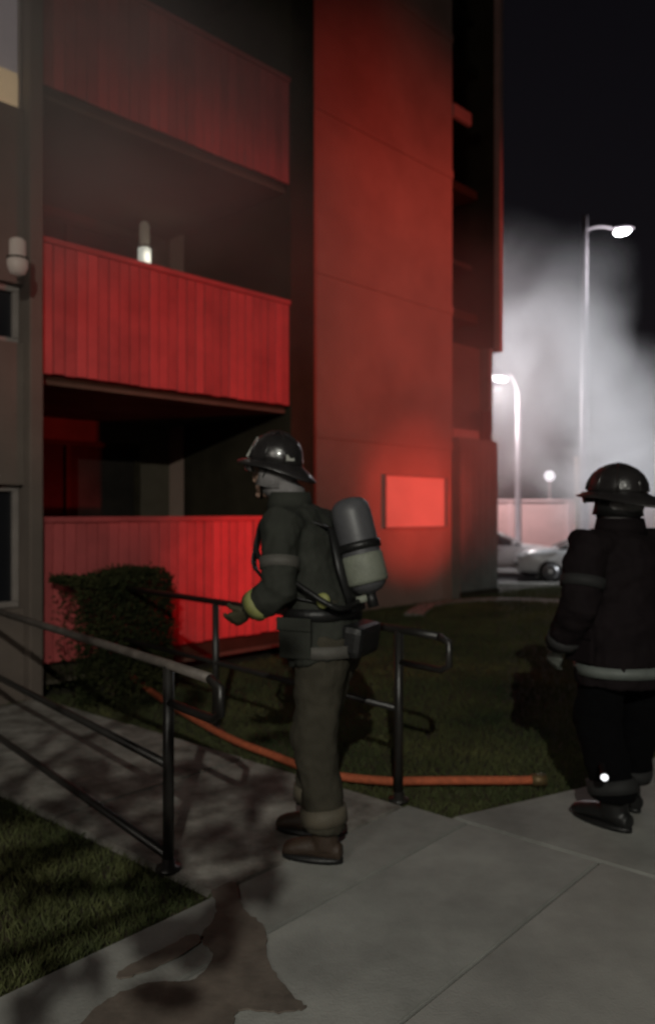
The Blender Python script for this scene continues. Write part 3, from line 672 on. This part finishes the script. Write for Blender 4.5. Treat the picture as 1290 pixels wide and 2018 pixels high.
# ------------------------------------------------------------ cars
m_tyre = mat('tyre', (.015, .015, .015), .8, var=.2, scale=10)
m_rim = mat('rim', (.45, .45, .46), .35, metal=.7, var=.1, scale=8)
m_head = mat('headlight', (.7, .72, .74), .12, var=.05, scale=4, bump=0)
m_tail = mat('tail_light', (.35, .03, .03), .2, var=.05, scale=4, bump=0)
def car(label, loc, rz, paint, group):
    "nose towards +x"
    t = empty('parked_car', loc, rz, label, 'car', group)
    st = [(-2.24, .42, .78, .66), (-2.15, .30, .93, .78), (-1.75, .24, .99, .86), (-.9, .22, .985, .89), (0, .22, .965, .90), (.75, .22, .955, .89), (1.0, .22, .955, .90), (1.55, .22, .92, .89), (2.0, .24, .86, .86), (2.20, .28, .74, .76), (2.26, .36, .64, .66)]
    bm = bmesh.new(); rings = []
    for x, zl, zh, hw in st:
        m_ = (zl+zh)/2
        rings.append([Vector((x, y, z)) for y, z in ((-hw*.86, zl), (-hw*.97, zl+.08), (-hw, m_), (-hw*.97, zh-.09), (-hw*.86, zh), (-hw*.45, zh+.025), (hw*.45, zh+.025), (hw*.86, zh), (hw*.97, zh-.09), (hw, m_), (hw*.97, zl+.08), (hw*.86, zl))])
    loft(bm, rings)
    body = mk('body', bm, paint, t, True)
    sub = body.modifiers.new('s', 'SUBSURF'); sub.levels = 2; sub.render_levels = 2
    # cabin glass and roof
    cab = [(-1.78, .97, .70), (-1.15, 1.33, .60), (-.55, 1.41, .585), (.05, 1.40, .585), (.42, 1.32, .59), (1.12, .96, .70)]
    bm = bmesh.new(); rings = []
    for x, z, hw in cab:
        zb = .93
        rings.append([Vector((x, -.79, zb)), Vector((x, -hw-.02, z-.03)), Vector((x, -hw*.8, z)), Vector((x, hw*.8, z)), Vector((x, hw+.02, z-.03)), Vector((x, .79, zb))])
    loft(bm, rings); mk('greenhouse', bm, m_glassd, t, True)
    bm = bmesh.new(); rings = []
    for x, z, hw in ((-1.22, 1.31, .60), (-.9, 1.38, .595), (-.55, 1.425, .59), (.05, 1.415, .59), (.36, 1.345, .595)):
        rings.append([Vector((x, -hw-.035, z-.045)), Vector((x, -hw*.85, z+.008)), Vector((x, 0, z+.018)), Vector((x, hw*.85, z+.008)), Vector((x, hw+.035, z-.045)), Vector((x, 0, z-.06))])
    loft(bm, rings); rf = mk('roof', bm, paint, t, True)
    for s in (-1, 1):
        for a, b in (((1.14, s*.80, .95), (.38, s*.635, 1.315)), ((-.50, s*.815, .96), (-.50, s*.63, 1.39)), ((-1.80, s*.79, .97), (-1.20, s*.635, 1.30))):
            bm = bmesh.new(); tube(bm, [a, b], .03, 8, .022); mk('pillar', bm, paint, t, True)
        for x in (-1.38, 1.36):
            M = Matrix.Translation((x, s*.79, .31)) @ Matrix.Rotation(R(90), 4, 'X')
            bm = bmesh.new(); lathe(bm, [(.20, -.10), (.285, -.10), (.305, -.07), (.305, .07), (.285, .10), (.20, .10)], 26, M); wh = mk('wheel', bm, m_tyre, t, True)
            bm = bmesh.new(); lathe(bm, [(.02, -.112), (.10, -.095), (.205, -.104), (.21, -.06)] if s > 0 else [(.21, .06), (.205, .104), (.10, .095), (.02, .112)], 22, M); mk('rim', bm, m_rim, wh, True)
            bm = bmesh.new(); lathe(bm, [(.315, -.09), (.335, -.09), (.335, .03), (.315, .03)], 26, M); mk('wheel_arch', bm, m_black, t, True)
        bm = bmesh.new(); ball(bm, (2.10, s*.62, .68), (.13, .17, .075)); mk('headlight', bm, m_head, t, True)
        bm = bmesh.new(); ball(bm, (-2.13, s*.62, .80), (.09, .15, .08)); mk('tail_light', bm, m_tail, t, True)
        bm = bmesh.new(); ball(bm, (.86, s*.97, 1.0), (.07, .10, .065)); mk('wing_mirror', bm, paint, t, True)
        for x in (-.95, .05):
            obox('door_handle', x, x+.18, s*.90-.012, s*.90+.012, .80, .825, m_rim, t, bevel=.005)
    bm = bmesh.new(); box(bm, 2.14, 2.275, -.66, .66, .43, .55); mk('grille', bm, m_black, t, bevel=.01)
    bm = bmesh.new(); box(bm, 2.15, 2.26, -.62, .62, .28, .42); mk('bumper', bm, paint, t, bevel=.03)
    return t
m_cw = mat('white_car_paint', (.72, .73, .74), .3, var=.04, scale=2, bump=0, coat=.5)
m_cs = mat('silver_car_paint', (.55, .50, .50), .35, var=.05, scale=2, bump=0, coat=.5)
g_ = 'cars in the car park beyond the lawn'
car('pinkish silver saloon parked half hidden behind the building corner', A(1062, 1138, 25.0)*1+Vector((-1.55, .6, 0)), R(-14), m_cs, g_)
car('white saloon facing left behind the right-hand firefighter', A(1020, 1138, 22.9)+Vector((2.25, 0, 0)), R(170), m_cw, g_)
for o in bpy.data.objects:
    if o.name.startswith('parked_car'): o.location.z = -.446
# bay line markings
mkk = empty('parking_markings', (0, 0, 0)); tag(mkk, kind='structure')
for i in range(8):
    obox('marking', 1+i*2.7, 1.12+i*2.7, 21.4, 26.4, -.445, -.442, m_paint, mkk)

# boundary wall of panels behind the cars
bw = empty('boundary_wall', (0, 33.5, -.45), R(-1), 'long pale pink panelled wall behind the parked cars', 'wall')
for i in range(12):
    obox('panel', -2+i*2.4+.05, -2+(i+1)*2.4-.05, -.06, .06, 0, 2.36+.02*(i % 2), m_bwall, bw, bevel=.02)
    obox('post', -2+i*2.4-.08, -2+i*2.4+.08, -.10, .10, 0, 2.40, m_bwallcap, bw, bevel=.02)
obox('coping', -2, 26.8, -.13, .13, 2.405, 2.50, m_bwallcap, bw, bevel=.02)
# slim brown post before the wall
ps = A(1143, 1150, 29.0); ps.z = -.45
po = empty('wooden_post', ps, 0, 'brown wooden post just left of the right-hand helmet', 'post')
mpst = mat('post_wood', (.20, .13, .10), .9, var=.25, scale=6)
obox('shaft', -.17, .17, -.14, .14, 0, 3.9, mpst, po, bevel=.02); obox('cap', -.20, .20, -.17, .17, 3.9, 3.98, mpst, po, bevel=.02)

# ------------------------------------------------------------ street lamps
m_lampw = mat('lamp_lens', (.8, .8, .8), .2, var=.02, bump=0, emis=(.96, .97, 1.0), estr=60)
def street_lamp(pole_px, top_py, lamp_px, lamp_py, Y, r, label, power, estr=None, col_=(.92, .95, 1.0)):
    base = A(pole_px, top_py, Y); zt = base.z; hd = A(lamp_px, lamp_py, Y)
    dx = hd.x-base.x; s = 1 if dx > 0 else -1
    t = empty('street_lamp', (base.x, base.y, -.45), 0, label, 'street lamp', 'street lamps in the car park')
    zt += .45; zl = hd.z+.45
    bm = bmesh.new(); lathe(bm, [(r*1.8, 0), (r*1.8, .25), (r*1.15, .30), (r, zt*.5), (r*.8, zt)], 14); mk('pole', bm, m_pole, t, True)
    bm = bmesh.new(); tube(bm, smoothcurve([(0, 0, min(zt-.1, zl+.05)), (dx*.4, 0, zl+.16), (dx-s*.28, 0, zl+.10)], 5), r*.30, 8); mk('arm', bm, m_pole, t, True)
    bm = bmesh.new(); rings = []
    for x, h_, w_ in ((-.34, .03, .06), (-.25, .07, .13), (.0, .10, .18), (.25, .07, .16), (.36, .02, .08)):
        rings.append([Vector((dx+x*s, w_*math.cos(q*math.tau/12), zl+.09+h_*math.sin(q*math.tau/12))) for q in range(12)])
    loft(bm, rings); hdn = mk('lamp_head', bm, m_pole, t, True)
    bm = bmesh.new(); ball(bm, (dx, 0, zl-.02), (.27, .17, .10), Matrix.Rotation(-s*R(10), 3, 'Y')); mk('lens', bm, m_lampw, hdn, True)
    l = lamp('street_light', 'POINT', (dx+s*.3, -.5, zl-.7), power, col_, .15); l.parent = t
    return t
street_lamp(1151, 425, 1225, 456, 27.0, .13, 'tall street lamp with its bright head reaching right above the smoke', 450)
street_lamp(1020, 770, 985, 746, 31.0, .12, 'shorter street lamp at the building corner, head reaching left', 2000, col_=(1, .93, .92))
# distant globe lamp
q = A(1082, 938, 40.0)
t = empty('globe_lamp', (q.x, q.y, -.45), 0, 'small distant round lamp on a thin post above the pink wall', 'street lamp')
bm = bmesh.new(); lathe(bm, [(.05, 0), (.035, q.z+.45-.2)], 10); mk('pole', bm, m_bwall, t, True)
bm = bmesh.new(); ball(bm, (0, 0, q.z+.45), .26); mk('globe', bm, mat('globe_glass', (.8, .8, .8), .3, var=.02, bump=0, emis=(.95, .88, .95), estr=1.7), t, True)

# ------------------------------------------------------------ young tree behind the camera, its shadow lies on the path
tr = empty('young_tree', (-.98, -1.0, 0), 0, 'young leafy tree whose shadow falls over the path', 'tree')
bm = bmesh.new(); tube(bm, [(0, 0, -.05), (.03, .02, .9), (-.02, .0, 1.7), (.05, .02, 3.0)], [.10, .085, .07, .03], 10); mk('trunk', bm, m_bark, tr, True)
rnd = random.Random(11); bm = bmesh.new(); tips = []
for i in range(17):
    a = rnd.uniform(0, math.tau); L = rnd.uniform(.4, .85); z0 = rnd.uniform(1.5, 2.6); e = Vector((math.cos(a)*L, math.sin(a)*L*.75, z0+rnd.uniform(.1, .7)))
    m1 = Vector((e.x*.5, e.y*.5, z0+.25)); tube(bm, [(0, 0, z0), m1, e], [.028, .018, .007], 6); tips += [m1, m1.lerp(e, .5), e, e]
mk('branch', bm, m_bark, tr, True)['kind'] = 'stuff'
v = []; f = []
for _ in range(1250):
    c_ = rnd.choice(tips); p = c_+Vector((rnd.gauss(0, .11), rnd.gauss(0, .11), rnd.gauss(0, .09)))
    if p.y-1.0 > -.12 or p.x > .85: continue
    Lp = Vector((-.10, -4.3, 4.6)); wp = p+Vector((-.98, -1.0, 0)); gp = Lp+(wp-Lp)*(4.6/(4.6-wp.z)); q = gp-K
    if q.dot(Ws) > 0 and rnd.random() < (.90 if q.dot(Us) < 0 else .60): continue
    if q.dot(Ws) < 0 and q.dot(Us) > .75: continue
    ax = Vector((rnd.gauss(0, 1), rnd.gauss(0, 1), rnd.gauss(0, .5))).normalized(); sd = ax.orthogonal().normalized()*.026; ax *= .06
    i = len(v); v.extend([p-ax, p+sd-ax*.2, p+ax, p-sd-ax*.2]); f.append((i, i+1, i+2, i+3))
me = bpy.data.meshes.new('crown'); me.from_pydata(v, [], f); me.materials.append(m_leaf)
o = bpy.data.objects.new('crown', me); link(o, tr); o['kind'] = 'stuff'

# ------------------------------------------------------------ smoke
def smoke(name, lo, hi, blobs, dens, label, nscale=.28, col_=(.9, .9, .92), th=.40, warp=4.5, warp_s=.22):
    bm = bmesh.new(); box(bm, lo[0], hi[0], lo[1], hi[1], lo[2], hi[2])
    m = bpy.data.materials.new(name+'_volume'); m.use_nodes = True; n = m.node_tree; n.nodes.clear()
    out = n.nodes.new('ShaderNodeOutputMaterial'); pv = n.nodes.new('ShaderNodeVolumePrincipled'); n.links.new(pv.outputs[0], out.inputs['Volume'])
    pv.inputs['Color'].default_value = (*col_, 1); pv.inputs['Anisotropy'].default_value = .1
    g = n.nodes.new('ShaderNodeNewGeometry')
    no = n.nodes.new('ShaderNodeTexNoise'); no.inputs['Scale'].default_value = nscale; no.inputs['Detail'].default_value = 3; no.inputs['Roughness'].default_value = .55; no.inputs['Distortion'].default_value = .6
    n.links.new(g.outputs['Position'], no.inputs['Vector'])
    nw = n.nodes.new('ShaderNodeTexNoise'); nw.inputs['Scale'].default_value = warp_s; nw.inputs['Detail'].default_value = 3
    n.links.new(g.outputs['Position'], nw.inputs['Vector'])
    w1_ = n.nodes.new('ShaderNodeVectorMath'); w1_.operation = 'SUBTRACT'; n.links.new(nw.outputs['Color'], w1_.inputs[0]); w1_.inputs[1].default_value = (.5, .5, .5)
    w2_ = n.nodes.new('ShaderNodeVectorMath'); w2_.operation = 'MULTIPLY'; n.links.new(w1_.outputs[0], w2_.inputs[0]); w2_.inputs[1].default_value = (warp, warp, warp)
    w3_ = n.nodes.new('ShaderNodeVectorMath'); w3_.operation = 'ADD'; n.links.new(w2_.outputs[0], w3_.inputs[0]); n.links.new(g.outputs['Position'], w3_.inputs[1])
    def math_(op, a, b=None, clamp=False):
        x = n.nodes.new('ShaderNodeMath'); x.operation = op; x.use_clamp = clamp
        for i, q in enumerate((a, b)):
            if q is None: continue
            if isinstance(q, (int, float)): x.inputs[i].default_value = q
            else: n.links.new(q, x.inputs[i])
        return x.outputs[0]
    tot = None
    for c, r, wgt in blobs:
        s1 = n.nodes.new('ShaderNodeVectorMath'); s1.operation = 'SUBTRACT'; n.links.new(w3_.outputs[0], s1.inputs[0]); s1.inputs[1].default_value = c
        s2 = n.nodes.new('ShaderNodeVectorMath'); s2.operation = 'DIVIDE'; n.links.new(s1.outputs[0], s2.inputs[0]); s2.inputs[1].default_value = r
        s3 = n.nodes.new('ShaderNodeVectorMath'); s3.operation = 'LENGTH'; n.links.new(s2.outputs[0], s3.inputs[0])
        v_ = math_('SUBTRACT', 1.0, s3.outputs['Value'], True); v_ = math_('MULTIPLY', v_, wgt)
        tot = v_ if tot is None else math_('ADD', tot, v_)
    nz = math_('MULTIPLY', math_('SUBTRACT', no.outputs[0], th), 3.2, True)
    d = math_('MULTIPLY', math_('MULTIPLY', tot, math_('ADD', math_('MULTIPLY', nz, .92), .08)), dens)
    n.links.new(d, pv.inputs['Density'])
    o = mk(name, bm, m); tag(o, label, 'smoke', kind='stuff'); return o
smoke('smoke', (.4, 10.5, -.3), (17, 33.2, 14.0),
      [(A(1040, 690, 24), (2.7, 5.5, 2.9), 2.1), (A(1175, 860, 24), (3.2, 6.0, 2.4), 1.5), (A(1290, 960, 24), (4, 6, 2.6), .9), (A(975, 740, 21), (2.6, 5.0, 3.6), .8), (A(1060, 930, 26), (5, 6, 2.6), .5)],
      .30, 'pale smoke billowing past the building corner over the car park', th=.40)
smoke('smoke', (-8, 4.6, .05), (4.0, 16.2, 9.5),
      [(A(800, 790, 12.5), (3.4, 3.0, 3.0), 1.0), (A(930, 820, 13.5), (2.0, 2.5, 3.2), 1.4), (A(90, 180, 6.3), (2.2, 1.6, 2.0), 5.0), (A(330, 420, 8.2), (2.6, 1.6, 2.2), 1.6)],
      .17, 'thin smoke veil drifting along the red wall and balconies', .45, (.8, .78, .76), th=.3, warp=1.2, warp_s=.5)
